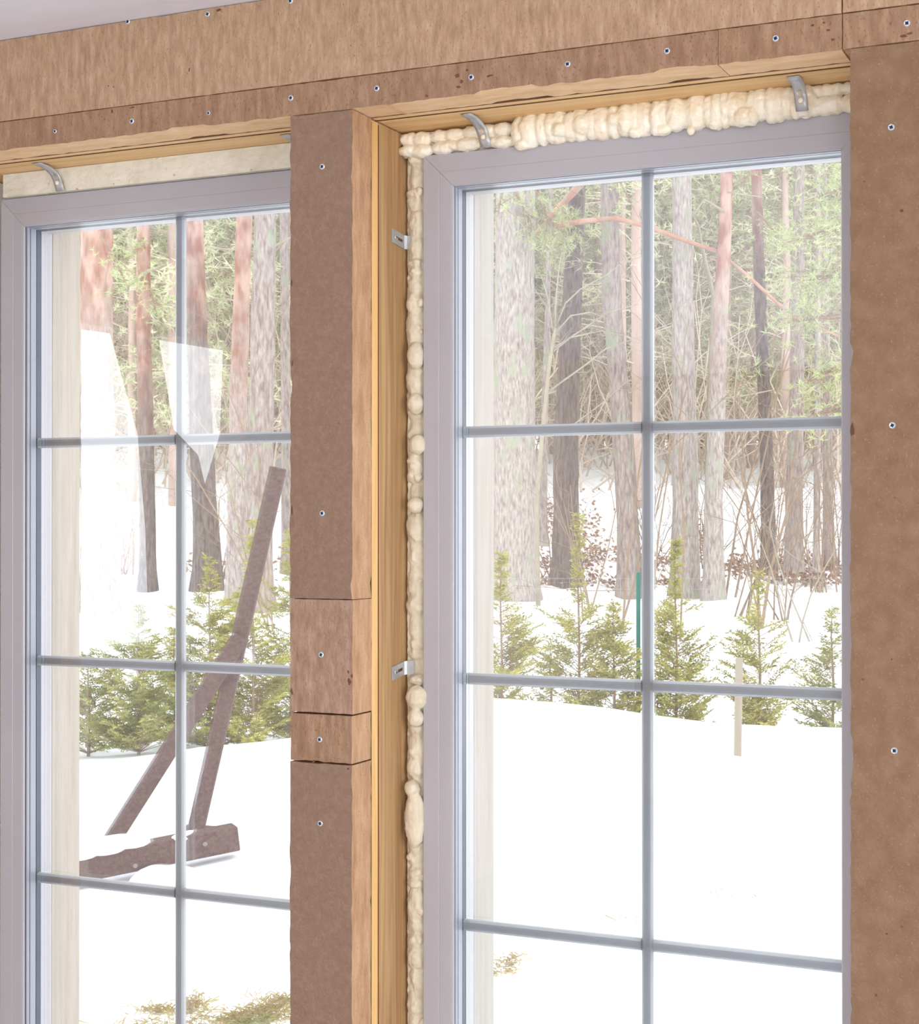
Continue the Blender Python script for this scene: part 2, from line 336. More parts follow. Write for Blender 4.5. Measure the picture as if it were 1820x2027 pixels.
board(-3.0, xs1-.0006, ZS+.0004, ZC-.001, M['board_ripple'], 'long rippled brown fibreboard under the white ceiling, above both windows', [(253,43), (411,28), (575,2)], chips=[(225,172,5,4),(215,170,4,3),(375,138,4,10),(433,20,14,6),(222,220,5,9),(262,213,16,4)], rags=(.35, .2, .5, 0))
board(xs1+.0006, 3.0, ZS+.0005, ZC-.001, M['board_ripple'], 'rippled brown fibreboard in the upper right corner beyond the vertical seam', rags=(.3, .2, .5, 0))
board(-3.0, xs2-.0004, ZL, ZS-.0004, M['board_strip'], 'long narrow brown fibreboard strip over the windows, left of the short crack', [(109,260,.0036), (261,240), (413,224,.0034), (576,194), (746,175), (933,153), (1124,127), (1321,101)], rags=(1.3, .1, .3, 0), edge='board_edge_pale', chips=[(905,150,10,6),(914,162,8,9),(908,172,10,5),(970,150,12,4),(845,190,10,5),(925,139,5,4)])
board(xs2+.0004, xs1-.0006, ZL, ZS-.0004, M['board_strip'], 'short brown fibreboard strip over the right window between the two vertical cracks', [(1536,76)], rags=(1.3, .3, .5, .3), edge='board_edge_pale', chips=[(1640,60,9,5),(1650,78,10,5),(1610,50,6,5),(1632,45,8,4)])
board(xs1+.0006, 3.0, ZL+.001, ZS-.0005, M['board_strip'], 'brown fibreboard strip at the top right holding one screw, above the large panel', [(1796,46)], rags=(.3, .3, .5, 0), chips=[(1790,72,14,5),(1802,66,9,4)])
board(XR, 3.0, 0, ZL+.0002, M['board_right'], 'tall smooth brown fibreboard panel right of the right window', [(1765,252), (1767,842), (1771,1486)], rags=(0, 0, .2, 1.2), chips=[(1712,359,3,3),(1785,417,6,6),(1766,1305,3,3),(1709,1345,4,4),(1786,1834,4,4),(1756,1848,4,4),(1735,1970,5,5),(1688,850,8,22),(1772,985,3,3)])
board(-3.0, X2-.052, 0, ZL-.001, M['board_smooth'], 'smooth brown fibreboard left of the left window', rags=(0, 1, 0, 0))
z = lambda py: on(640, py, YB).z
board(XP0, XP1, z(1186)+.0003, ZL-.001, M['board_smooth'], 'tall smooth brown fibreboard on the pier between the windows, topmost of four', [(638,330), (638,1016)], rags=(.3, 1, .3, 1.1), chips=[(600,264,2,2),(671,838,3,3),(578,560,3,12),(579,720,4,16),(578,1010,4,20)])
board(XP0+.0005, XP1+.0006, z(1413)+.0012, z(1186)-.0003, M['board_block'], 'square rippled brown fibreboard block on the pier, crumbled at its right edge', [(636,1296)], rags=(.3, 1.2, .3, 1.2), chips=[(692,1350,8,14),(697,1338,6,10),(578,1370,6,14),(690,1330,5,6)])
board(XP0+.0015, XP1-.001, z(1510)+.001, z(1413)-.0012, M['board_strip'], 'small flat brown fibreboard offcut on the pier under the rippled block', [(633,1464)], rags=(1.2, 1, .4, 1), chips=[(622,1507,7,6)])
board(XP0, XP1-.0005, 0, z(1510)-.001, M['board_smooth'], 'lowest brown fibreboard on the pier with a crack along its sawn side', [(634,1630)], rags=(0, 1.1, 1.2, 1.1), chips=[(690,1522,6,5)])
# ------------------------------------------------------------------ windows
def ring_sweep(mb, rect, prof, mats):
    """sweep an (inset, depth) profile round a rectangle with mitred corners"""
    x0, x1, z0, z1 = rect; cor = []
    for a, y in prof: cor.append([(x0+a, y, z0+a), (x1-a, y, z0+a), (x1-a, y, z1-a), (x0+a, y, z1-a)])
    for i in range(len(prof)-1):
        for k in range(4):
            mb.poly([cor[i][k], cor[i][(k+1) % 4], cor[i+1][(k+1) % 4], cor[i+1][k]], mats[i] if isinstance(mats, (list, tuple)) else mats)
def window(n, dx):
    x0, x1 = XO+dx, XRI+(XI-XO)+dx; z0, z1 = ZB-.055, ZO
    fw = XI-XO
    root = empty('window_%d' % n, ((x0+x1)/2, YF, z0), ['', 'right white window with snow, trunks and small conifers behind its bars', 'left white window with a bright reflection and a leaning timber frame behind it'][n], 'window', kind='structure')
    # frame: face pieces one side at a time so the mitre joints show
    for k in range(4):
        mb = MB(); c = lambda a, y: [(x0+a, y, z0+a), (x1-a, y, z0+a), (x1-a, y, z1-a), (x0+a, y, z1-a)]
        prof = [(0, YO), (0, YF+.001), (.001, YF), (fw*.52, YF), (fw*.535, YF+.0006), (fw*.55, YF), (fw-.005, YF), (fw-.0015, YF+.0007), (fw, YF+.0025), (fw, YF+.0042), (fw-.006, YF+.0045)]
        for i in range(len(prof)-1):
            A = c(*prof[i]); B = c(*prof[i+1]); g = .00025
            p = [Vector(A[k]), Vector(A[(k+1) % 4]), Vector(B[(k+1) % 4]), Vector(B[k])]
            d = (p[1]-p[0]).normalized()*g; p[0] += d; p[3] += d; p[1] -= d; p[2] -= d
            mb.poly(p)
        mb.build('frame', M['pvc'], root)
    rs = lambda name, m, pr: (lambda q: (ring_sweep(q, (x0, x1, z0, z1), pr, 0), q.build(name, m, root)))(MB())
    rs('gasket', M['gasket'], [(fw-.0035, YF+.0043), (fw-.0035, YF+.0098)])
    rs('glazing_bead', M['bead'], [(fw-.0045, YF+.0096), (fw-.0004, YF+.0096), (fw+.0004, YF+.0110), (fw+.0006, YF+.0166), (fw-.0022, YF+.0168)])
    rs('gasket', M['gasket'], [(fw-.0022, YF+.0167), (fw-.0022, YF+.0196)])
    rs('glazing_bead', M['bead'], [(fw-.0022, YF+.0195), (fw+.0006, YF+.0197), (fw+.0010, YF+.0345)])
    rs('spacer', M['spacer'], [(fw+.0008, YM-.0008), (fw+.0008, 2.5202)])
    mb = MB(); ring_sweep(mb, (x0, x1, z0, z1), [(fw-.02, 2.5205), (fw+.0012, 2.5205), (fw+.0005, YO), (0, YO)], 0); mb.build('outer_frame', M['pvc'], root)
    gx0, gx1, gz0, gz1 = x0+fw-.004, x1-fw+.004, z0+fw-.004, z1-fw+.004
    for y in (2.5062, 2.5204):
        mb = MB(); mb.poly([(gx0, y, gz0), (gx1, y, gz0), (gx1, y, gz1), (gx0, y, gz1)]); mb.build('glass_pane', M['glass'], root)
    xm = -.8141+dx; h = .0094
    def mbar(vertical, p):
        mb = MB(); pr = [(-h, YM+.0105), (-h, YM+.0035), (-h+.0035, YM+.0005), (h-.0035, YM+.0005), (h, YM+.0035), (h, YM+.0105)]
        for i in range(len(pr)-1):
            a, b = pr[i], pr[i+1]
            if vertical: mb.poly([(xm+a[0], a[1], gz0), (xm+b[0], b[1], gz0), (xm+b[0], b[1], gz1), (xm+a[0], a[1], gz1)])
            else:
                for u0, u1 in ((gx0+.003, xm-h-.0003), (xm+h+.0003, gx1-.003)):
                    mb.poly([(u0, a[1], p+a[0]), (u1, a[1], p+a[0]), (u1, b[1], p+b[0]), (u0, b[1], p+b[0])])
        y = YM+.0105
        if vertical: mb.poly([(xm-h, y, gz0), (xm+h, y, gz0), (xm+h, y, gz1), (xm-h, y, gz1)])
        else:
            for u0, u1 in ((gx0+.003, xm-h-.0003), (xm+h+.0003, gx1-.003)): mb.poly([(u0, y, p-h), (u1, y, p-h), (u1, y, p+h), (u0, y, p+h)])
        return mb.build('glazing_bar', M['muntin'], root)
    mbar(True, 0)
    for zz in (1.7569, 1.3422, .9279, .5133):
        b = mbar(False, zz); rv = MB(); rv.ball((xm, YM+.0004, zz), (.0024, .0012, .0024), 10, 6); rv.build('rivet', M['steel'], b, smooth=True)
    return root
window(1, 0); window(2, -PW)
# pale outer jamb boards
for dx, nm in ((0, 'right'), (-PW, 'left')):
    for xa, xb, sd in ((XI-.030+dx, XI+.0012+dx, 'left'), (XRI-.0012+dx, XRI+.030+dx, 'right')):
        mb = MB(); mb.box((xa, YO+.001, .06), (xb, YE+.004, 2.238))
        bevel(tag(mb.build('jamb_board', M['jamb_wood']), 'pale cream outer jamb board at the %s side of the %s window' % (sd, nm), 'board'), .001)
# ------------------------------------------------------------------ expanding foam
def foam(mb, m, label, vox=.0016, disp=.0042, size=.011):
    o = tag(mb.build('expanding_foam', m, smooth=True), label, 'foam')
    r = o.modifiers.new('remesh', 'REMESH'); r.mode = 'VOXEL'; r.voxel_size = vox; r.use_smooth_shade = True
    if disp:
        t = bpy.data.textures.new('foam_lumps', 'CLOUDS'); t.noise_scale = size; t.noise_depth = 3
        d = o.modifiers.new('displace', 'DISPLACE'); d.texture = t; d.strength = disp; d.mid_level = .5
        s = o.modifiers.new('smooth', 'SMOOTH'); s.factor = .5; s.iterations = 2
    return o
mb = MB()   # jamb bead (x between stud and frame)
zz = 2.225; xc = (XP1+XO)/2+.003; k = 0
big = {1.33: (.024, .019), 1.305: (.018, .014)}
brk = [on(776, 466, 2.437).z, on(776, 1334, 2.437).z+.006]
while zz > .30:
    h = R.choice((.009, .013, .018, .026, .034)); wd = .0195+R.uniform(-.003, .001)
    yy = 2.495+R.uniform(-.004, .004); xx = xc+R.uniform(-.002, .002)
    if min(abs(zz-h-q) for q in brk) < .016: yy += .018
    mb.ball((xx-.0015, yy, zz-h), (wd, .019+R.uniform(-.003, .003), h*1.25), 14, 10, 0, .12)
    for _ in range(R.choice((0, 1, 2)) if min(abs(zz-h-q) for q in brk) > .022 else 0): mb.ball((xx+R.uniform(-.012, .012), yy-.012, zz-h+R.uniform(-.006, .006)), R.uniform(.005, .009), 10, 7, 0, .3)
    zz -= h*1.6
mb.box((XP1+.004, 2.488, .3), (XO+.004, 2.52, ZO))
for py, l, r_, hh in ((1380, 803, 846, 26), (1420, 806, 838, 20), (1560, 800, 830, 18), (1620, 800, 840, 62), (800, 806, 838, 22), (705, 806, 838, 30), (880, 808, 843, 22), (1000, 806, 836, 18)):
    a = on(l, py, 2.470); b = on(r_, py, 2.470); mb.ball(((a.x+b.x)/2, 2.474, a.z), ((b.x-a.x)/2, .016, hh/1260), 14, 10)
foam(mb, M['foam_j'], 'knobbly cream foam squeezed down the gap between the pine stud and the right window')
mb = MB()   # bulging bead over the right window
px = 812
def blob(px, py, rx, ry, Y, dy=.014):
    c = on(px, py, Y); k = 1/1290*Y/2.3; mb.ball(c, (rx*k, dy, ry*k), 14, 10)
topl = lambda px: 262-(px-808)*.1135      # line where foam meets the beam
botl = lambda px: 308-(px-838)*.1068      # line of the frame's top edge
while px < 1010:
    blob(px, topl(px)+R.uniform(14, 18), R.uniform(20, 32), R.uniform(13, 17), 2.476)
    blob(px+R.uniform(-10, 10), botl(px)-R.uniform(8, 14), R.uniform(22, 34), R.uniform(10, 15), 2.472); px += R.uniform(24, 36)
while px < 1600:
    w_ = R.uniform(14, 27); mid = (topl(px)+botl(px))/2
    blob(px, mid+R.uniform(-2, 2), w_, R.uniform(29, 36), 2.466+R.uniform(-.003, .003), .021)
    if R.random() < .35: blob(px+R.uniform(-8, 8), mid+R.uniform(-18, 20), w_*.8, R.uniform(14, 20), 2.456, .014)
    if R.random() < .3: blob(px+R.uniform(-6, 6), botl(px)-1, w_*.8, R.uniform(10, 13), 2.460, .012)
    px += w_*.95
while px < 1760:
    blob(px, topl(px)+13, R.uniform(14, 20), 13, 2.470); blob(px+R.uniform(-6, 6), botl(px)-13, R.uniform(16, 22), 18, 2.466, .015); px += R.uniform(18, 26)
blob(1368, 258, 8, 10, 2.452, .006)
a = on(812, 250, 2.49); mb.box((XP1+.001, 2.482, ZO+.002), (XRI+.03, 2.52, ZL-.002))
foam(mb, M['foam'], 'glossy bulging cream foam bead over the right window frame', disp=.0040, size=.009)
def cut_foam():
    mb = MB(); x0, x1 = -3.0+.93, XP0-.001; n = 150; m_ = 12
    grid = [[Vector((x0+(x1-x0)*i/n, 2.458+noise.noise(Vector((i*.35, j*.5, 2)))*.0012-(.0 if j else 0), ZO+.0006+(ZL-ZO-.0012)*j/m_)) for j in range(m_+1)] for i in range(n+1)]
    for i in range(n):
        for j in range(m_):
            q = noise.noise(Vector((i*.33+7, j*.7, 5)))
            mb.poly([grid[i][j], grid[i+1][j], grid[i+1][j+1], grid[i][j+1]])
    for i in range(n+1):
        for j in range(m_+1): pass
    mb.box((x0, 2.462, ZO+.001), (x1, 2.51, ZL-.001))
    px = 8
    for q in range(26): 
        b = on(R.uniform(-60, 100), R.uniform(352, 380), 2.458); 
    o = tag(mb.build('expanding_foam', M['foam_cut']), 'flat trimmed cream foam strip over the left window frame, pitted with holes', 'foam'); return o
cut_foam()
# ------------------------------------------------------------------ steel brackets
def side_bracket(py, tilt, label):
    c = on(800, py, 2.47); root = empty('fixing_bracket', (XP1, 2.437, on(776, py, 2.437).z), label, 'bracket', 'steel window fixing brackets')
    z0 = on(776, py, 2.437).z; L_ = .078; h = .0115
    mb = MB(); f = lambda s, v: Vector((XP1+.0022, 2.437+s, z0+tilt*s+v))
    def cell(s0, s1, v0, v1):
        a = [f(s0, v0), f(s1, v0), f(s1, v1), f(s0, v1)]; o = Vector((-.0016, 0, 0)); b = [p+o for p in a]
        mb.poly(a); mb.poly(b[::-1])
        for k in range(4): mb.poly([a[k], b[k], b[(k+1) % 4], a[(k+1) % 4]])
    cell(0, .020, -h, h); cell(.020, .040, -h, -.0025); cell(.020, .040, .0025, h); cell(.040, .044, -h, h)
    for (u0, w0_, u1, w1_) in ((.044, 0, .046, .004), (.046, .004, .047, .017)):
        q = [Vector((XP1+.0022+w0_, 2.437+u0, z0+tilt*(u0+w0_)-h)), Vector((XP1+.0022+w1_, 2.437+u1, z0+tilt*(u1+w1_)-h)), Vector((XP1+.0022+w1_, 2.437+u1, z0+tilt*(u1+w1_)+h)), Vector((XP1+.0022+w0_, 2.437+u0, z0+tilt*(u0+w0_)+h))]
        mb.poly(q); mb.poly([p+Vector((-.0008, .0012, 0)) for p in q][::-1])
    mb.build('plate', M['steel'], root)
    for s, r_ in ((.012, .0042),):
        mb = MB(); mb.tube([f(s, 0), f(s, 0)+Vector((.0018, 0, 0))], [r_, r_*.8], 12); mb.tube([f(s, 0)+Vector((.0017, 0, 0)), f(s, 0)+Vector((.0021, 0, 0))], [r_*.45, r_*.4], 8, 1)
        mb.build('screw', [M['steel'], M['recess']], root)
    mb = MB(); mb.box((XP1+.0002, 2.437+.018, z0+tilt*.03-.003), (XP1+.0005, 2.437+.042, z0+tilt*.03+.003)); mb.build('slot', M['gouge'], root)
side_bracket(466, -.10, 'flat steel bracket on the pine stud, the upper of two, level with the top panes')
side_bracket(1334, .14, 'flat steel bracket on the pine stud, the lower of two, beside the second bar')
def head_bracket(px, py, lean, label, fwd=0):
    c = on(px, py, 2.405); x = c.x; hw = .0095
    path = [(2.400, ZL-.001), (2.418, ZL-.0025), (2.433, ZL-.007), (2.443, ZL-.014), (2.447, ZL-.023), (2.4485, ZL-.033), (2.450, ZO-.001)]
    root = empty('fixing_bracket', (x, 2.43, ZO), label, 'bracket', 'steel window fixing brackets'); mb = MB()
    cols = [-hw, -.0028, .0028, hw]
    for i in range(len(path)-1):
        for j in range(3):
            if j == 1 and i in (3,): continue
            (y0, z0), (y1, z1) = path[i], path[i+1]; l0 = lean*i/6; l1 = lean*(i+1)/6
            mb.f.append((i*4+j, i*4+j+1, i*4+j+5, i*4+j+4)); mb.m.append(0)
    for i, (y_, z_) in enumerate(path):
        for c_ in cols: mb.v.append(Vector((x+c_+lean*i/6, y_-fwd*min(1, i/3), z_)))
    o = mb.build('strap', M['steel'], root, smooth=True); s = o.modifiers.new('solid', 'SOLIDIFY'); s.thickness = .0015
    mb = MB(); c2 = Vector((x+lean*.75, 2.4450-fwd, ZL-.030)); mb.ball(c2, (.0042, .003, .0042), 10, 8); mb.build('rivet', M['foam'], root, smooth=True)
head_bracket(75, 336, .016, 'curved steel strap bracket over the left window, the one at the far left')
head_bracket(566, 279, .012, 'curved steel strap bracket over the left window, half hidden by the pier')
head_bracket(925, 240, .014, 'curved steel strap bracket over the right window near its left corner')
head_bracket(1572, 165, .006, 'curved steel strap bracket over the right window near its right corner', .014)
# ------------------------------------------------------------------ snowy ground
CR = [(-200, 1545), (155, 1530), (340, 1495), (575, 1465), (760, 1410), (975, 1380), (1100, 1388), (1250, 1412), (1450, 1440), (1665, 1443), (2000, 1445)]
TC = 11.0
def crest(l):
    px = 910+FPX*l/TC
    if px <= CR[0][0]: py = CR[0][1]
    elif px >= CR[-1][0]: py = CR[-1][1]
    else:
        for (a, b), (c, d) in zip(CR, CR[1:]):
            if a <= px <= c: s = (px-a)/(c-a); py = b+(d-b)*s; break
    return EYE-(py-1040)/FPX*TC
def sst(a, b, x): x = max(0, min(1, (x-a)/(b-a))); return x*x*(3-2*x)
BK = [(12.8, -.12), (16, .02), (21, .40), (25, .62), (30, 1.15), (37, 2.5), (44, 3.5), (52, 4.0), (70, 4.3), (130, 4.3)]
def H(x, y):
    t = -SN*x+CS*y; l = CS*x+SN*y
    zc = crest(l); zn = -.42
    if t < TC: h = zn+(zc-zn)*(.55*sst(4.5, TC, t)+.45*max(0, min(1, (t-4.5)/(TC-4.5))))
    elif t < 12.8: h = zc+(BK[0][1]-zc)*sst(TC, 12.8, t)
    else:
        h = BK[-1][1]
        for (a, b), (c, d) in zip(BK, BK[1:]):
            if t <= c: h = b+(d-b)*(t-a)/(c-a); break
    k = min(1, max(0, (t-12)/6)); 
    side = sst(9, 22, -l)   # falls away to the frozen lake far left
    if t > 11: h = h*(1-side)+(-.6)*side
    p = Vector((x, y, 0))
    return h+noise.noise(p*.5)*(.03+.22*k*(t > 24))+noise.noise(p*2.3)*(.012+.05*k)+noise.noise(p*7)*.004
def gnd(px, py):
    d = ray(px, py); t = 4.0
    while t < 120:
        p = Vector((0, 0, EYE))+d*t
        if p.z <= H(p.x, p.y): return p, t
        t += .02
    return p, t
def base(px, t):
    p = at(px, 1040, t); return Vector((p.x, p.y, H(p.x, p.y)))
mb = MB(); ts = []; t = 2.2
while t < 125: ts.append(t); t *= (1.018 if t < 14 else 1.03)
cols = [(-1.6+3.0*i/170) for i in range(171)]
P = []
for t in ts:
    row = []
    for c in cols:
        x = -SN*t+CS*(c*t*.72-1.0); y = CS*t+SN*(c*t*.72-1.0)
        if y < YE+.06: y = YE+.06
        row.append(len(mb.v)); mb.v.append(Vector((x, y, H(x, y))))
    P.append(row)
for i in range(len(ts)-1):
    for j in range(170): mb.f.append((P[i][j], P[i][j+1], P[i+1][j+1], P[i+1][j])); mb.m.append(0)
tag(mb.build('snow_ground', M['snow'], smooth=True, origin=(0, 0, 0)), kind='structure')
mb = MB(); mb.box((-140, -90, -.9), (140, 2.6, -.5)); tag(mb.build('snow_field', M['snow'], origin=(0, 0, 0)), kind='structure')
# ------------------------------------------------------------------ small conifers
def conifer_mesh(seed, h, w_, leaf, dens=1.0, leader=.25, low=0.02):
    r = random.Random(seed); st = MB(); fo = MB(); w_ *= 1.75
    st.tube([(0, 0, -.05), (.01, 0, h*.4), (-.01, .01, h*.75), (0, 0, h*1.0)], [.014, .010, .006, .002], 6)
    nb = int(165*dens*h)
    for i in range(nb):
        q = (i+r.random())/nb; zz = h*(low+(1-low-.02)*q); an = r.random()*6.283
        prof = w_*(1-q)**.6*(.45+.55*min(1, q*3.2)) if q < 1-leader else w_*.10*(1-q)/leader+.02
        cl = noise.noise(Vector((math.cos(an)*1.3, math.sin(an)*1.3, zz*3.2+seed)))
        if (cl < -.05 and q < 1-leader) or (q >= 1-leader and r.random() < .45): continue
        ln = prof*r.uniform(.45, 1.05)*(1+1.3*cl); up = r.uniform(.25, .8)
        d = Vector((math.cos(an), math.sin(an), up)).normalized(); o = Vector((0, 0, max(0.02, zz-ln*.5)))
        st.tube([o, o+d*ln], [.0028, .0012], 3, cap=False)
        ns = max(3, int(ln/.020))
        for s in range(ns):
            f = (s+.6)/ns
            if f < .3: continue
            p = o+d*(ln*f); perp = d.cross(Vector((r.uniform(-.5, .5), r.uniform(-.5, .5), 1))).normalized()
            for sg in (-1, 1):
                L_ = r.uniform(.035, .080)*(1.2-f*.5); dd = (d*.7+perp*sg*.9+Vector((0, 0, r.uniform(-.35, .4)))).normalized()
                nn = dd.cross(d.cross(perp)).normalized()
                for k in range(3):
                    a = p+dd*(L_*k*.3); e = (dd+nn*r.uniform(-.9, .9)+Vector((r.uniform(-.3, .3),)*3)).normalized()*L_*.55
                    wv = e.cross(Vector((r.random()-.5, r.random()-.5, r.random()-.5))).normalized()*.0066
                    fo.poly([a-wv*.4, a+e*.5-wv, a+e, a+e*.5+wv])
    return st, fo
def conifer(px, t, h, w_, label, m, seed, dens=1.0, leader=.25, rot=0):
    b = base(px, t); root = empty('conifer_shrub', b, label, 'shrub', 'small conifers planted in a row behind the snow bank')
    st, fo = conifer_mesh(seed, h, w_, None, dens, leader)
    for mbx, nm, mm in ((st, 'stem', M['twig']), (fo, 'foliage', m)):
        mbx.v = [v+b for v in mbx.v]; mbx.build(nm, mm, root)
    return root
def hh(px, t, ptop): b = base(px, t); return at(px, ptop, t).z-b.z
for i, (px, t, ptop, w_, lab, mm, dn, ld) in enumerate([
    (992, 12.8, 1085, .30, 'yellow green conifer against the pale jamb of the right window, cut off by it', 'thuja', 1.5, .3),
    (1145, 13.2, 1000, .26, 'tall sparse conifer with bare yellow spire before the dark trunk in the right window', 'thuja', 1.15, .42),
    (1215, 13.0, 1190, .26, 'low wide conifer beside the green post, left of the middle glazing bar', 'thuja', 1.5, .12),
    (1338, 13.0, 1062, .25, 'dense yellow conifer with spire just right of the middle glazing bar', 'thuja', 1.7, .30),
    (1503, 13.1, 1125, .27, 'airy conifer right behind the pale wooden stake', 'thuja', 1.15, .22),
    (1648, 13.2, 1195, .28, 'conifer at the right edge of the right window, partly hidden by the frame', 'thuja_dark', 1.1, .2),
    (1090, 13.8, 1275, .22, 'small faint conifer tuft between the jamb conifer and the tall sparse one', 'thuja_dark', .8, .2),
    (175, 12.2, 1290, .42, 'dense green conifer beside the pale jamb of the left window', 'thuja_dark', 1.5, .15),
    (275, 12.0, 1190, .42, 'broad green conifer left of the middle glazing bar in the left window', 'thuja_dark', 1.6, .2),
    (345, 12.8, 1240, .30, 'green conifer directly behind the left window middle glazing bar', 'thuja', 1.2, .25),
    (415, 12.6, 1095, .34, 'yellowish conifer behind the leaning timber legs', 'thuja', 1.2, .2),
    (500, 12.4, 1020, .38, 'tall conifer behind the upper end of the leaning pole', 'thuja', 1.1, .3),
    (575, 12.9, 1040, .34, 'tall conifer cut by the left edge of the pier', 'thuja', 1.3, .25)]):
    conifer(px, t, hh(px, t, ptop), w_, lab, M[mm], 100+i, dn, ld)
# ------------------------------------------------------------------ forest
def lerp_pts(spec, t):
    return [at(px, py, t) for px, py in spec]
def tuft(mb, c, L_, wd, n, r):
    for k in range(n):
        d = Vector((r.gauss(0, 1), r.gauss(0, 1), r.gauss(.25, .8))).normalized()*L_*r.uniform(.6, 1)
        s = d.cross(Vector((r.random()-.5, r.random()-.5, r.random()-.5))).normalized()*wd
        mb.poly([c-s, c+s, c+d])
def bough(mb, wood_mb, a, b, r, L_=.12, wd=.006, den=16, spread=.5):
    a = Vector(a); b = Vector(b); wood_mb.tube([a, a.lerp(b, .5)+Vector((0, 0, .05)), b], [.022, .014, .005], 5, cap=False)
    for k in range(den):
        p = a.lerp(b, r.uniform(.35, 1.05))+Vector((r.gauss(0, spread*.35), r.gauss(0, spread*.35), r.gauss(0, spread*.25)))
        q = a.lerp(b, r.uniform(.3, .9)); wood_mb.tube([q, p], [.006, .003], 3, cap=False)
        for s in range(5): tuft(mb, p+Vector((r.gauss(0, .10), r.gauss(0, .10), r.gauss(0, .07))), L_, wd, 9, r)
def bark_mix(base_m, zo, wid=1.1):
    m = M[base_m].copy(); nt = m.node_tree; N = nt.nodes; L = nt.links; b = N['Principled BSDF']
    old = b.inputs['Base Color'].links[0].from_socket
    t = N.new('ShaderNodeTexCoord'); sp = N.new('ShaderNodeSeparateXYZ'); L.new(t.outputs['Object'], sp.inputs[0])
    nz = N.new('ShaderNodeTexNoise'); nz.inputs['Scale'].default_value = 3.5; nz.inputs['Detail'].default_value = 4; L.new(t.outputs['Object'], nz.inputs['Vector'])
    ad = N.new('ShaderNodeMath'); ad.operation = 'MULTIPLY_ADD'; L.new(nz.outputs['Fac'], ad.inputs[0]); ad.inputs[1].default_value = 3.0; L.new(sp.outputs['Z'], ad.inputs[2])
    mr = N.new('ShaderNodeMapRange'); mr.inputs['From Min'].default_value = zo+1.5-wid; mr.inputs['From Max'].default_value = zo+1.5+wid; L.new(ad.outputs[0], mr.inputs['Value'])
    n2 = N.new('ShaderNodeTexNoise'); n2.inputs['Scale'].default_value = 7; n2.inputs['Detail'].default_value = 6
    mpp = N.new('ShaderNodeMapping'); mpp.inputs['Scale'].default_value = (1, 1, .4); L.new(t.outputs['Object'], mpp.inputs[0]); L.new(mpp.outputs[0], n2.inputs['Vector'])
    r = N.new('ShaderNodeValToRGB'); r.color_ramp.elements[0].position = .38; r.color_ramp.elements[1].position = .62; r.color_ramp.elements[0].color = lin(150,108,92); r.color_ramp.elements[1].color = lin(190,160,146); L.new(n2.outputs['Fac'], r.inputs[0])
    mx = N.new('ShaderNodeMix'); mx.data_type = 'RGBA'; L.new(mr.outputs[0], mx.inputs[0]); L.new(old, mx.inputs[6]); L.new(r.outputs[0], mx.inputs[7]); L.new(mx.outputs[2], b.inputs['Base Color'])
    return m
def tree(spec, t, w0, w1, m, label, seed, orange=None, branches=(), boughs=(), base_py=None, name='pine_tree'):
    """spec: trunk line low to high, widths in pixels at that distance; carried up above the frame"""
    r = random.Random(seed); b = base(spec[0][0], t); pts = [b-Vector((0, 0, .2)), b+Vector((0, 0, .02))]
    q = [at(px, py, t) for px, py in spec]
    q = [p for p in q if p.z > b.z+.15]
    pts += q
    d = (q[-1]-(q[-2] if len(q) > 1 else b)).normalized(); pts += [q[-1]+d*3, q[-1]+d*6]
    s = t/FPX/2; n = len(pts); z0, z1 = b.z, q[-1].z
    dense = []
    for i in range(n-1):
        k = max(1, int((pts[i+1]-pts[i]).length/.25))
        for j in range(k): dense.append(pts[i].lerp(pts[i+1], j/k))
    dense.append(pts[-1]); rad = []
    for p in dense:
        f = max(0, min(1.6, (p.z-z0)/(z1-z0))); rad.append(max(.02, s*(w0+(w1-w0)*f)*(1+.35*math.exp(-max(0, p.z-z0)/.25))*(1+noise.noise(p*1.3)*.06)))
    root = empty(name, b, label, 'tree', 'trees of the wood behind the garden')
    mb = MB(); mb.tube(dense, rad, 14, jit=.07)
    if orange:
        zo = at(spec[0][0], orange, t).z-b.z
        m = bark_mix([k for k in M if M[k] == m][0], zo)
    mb.build('trunk', m, root, smooth=True)
    for br in branches:
        kind, pl, wa, wb = br; bb = MB(); pp = [at(px, py, t-.35) for px, py in pl]
        bb.tube(pp, [s*(wa+(wb-wa)*i/(len(pp)-1)) for i in range(len(pp))], 7)
        bb.build('branch', M[kind], root, smooth=True)
    if boughs:
        fo = MB(); wd = MB()
        for (x0, y0, x1, y1, dn) in boughs: bough(fo, wd, at(x0, y0, t-.3), at(x1, y1, t-.3-r.uniform(0, .8)), r, .11, .006, dn)
        wd.build('twigs', M['twig'], root); fo.build('foliage', M['needles'], root)
    return root
tree([(1018, 1100), (1018, 900), (1018, 700), (1020, 480), (1022, 340)], 23.5, 90, 76, M['bark_pale'], 'thickest grey trunk beside the pale jamb of the right window', 1, boughs=[(1020, 380, 1060, 460, 14), (1000, 360, 985, 430, 10), (1040, 330, 1110, 500, 16)])
tree([(1122, 1100), (1120, 900), (1128, 700), (1140, 450), (1145, 330)], 25.5, 58, 30, M['bark_dark'], 'dark trunk second from the jamb, behind the sparse spire conifer', 2, branches=[('bark_orange', [(1152, 362), (1125, 392), (1090, 430), (1062, 465)], 17, 8)], boughs=[(1090, 425, 1120, 500, 16), (1100, 400, 1150, 470, 14)])
tree([(1246, 1100), (1238, 930), (1225, 760), (1212, 600), (1206, 350)], 24, 46, 34, M['bark'], 'leaning grey brown trunk just left of the middle glazing bar of the right window', 3, boughs=[(1210, 340, 1250, 400, 8)],
     branches=[('bark_orange', [(1100, 447), (1160, 437), (1220, 432), (1280, 447), (1345, 472), (1420, 497), (1480, 545), (1540, 600), (1600, 640), (1660, 665)], 12, 5)])
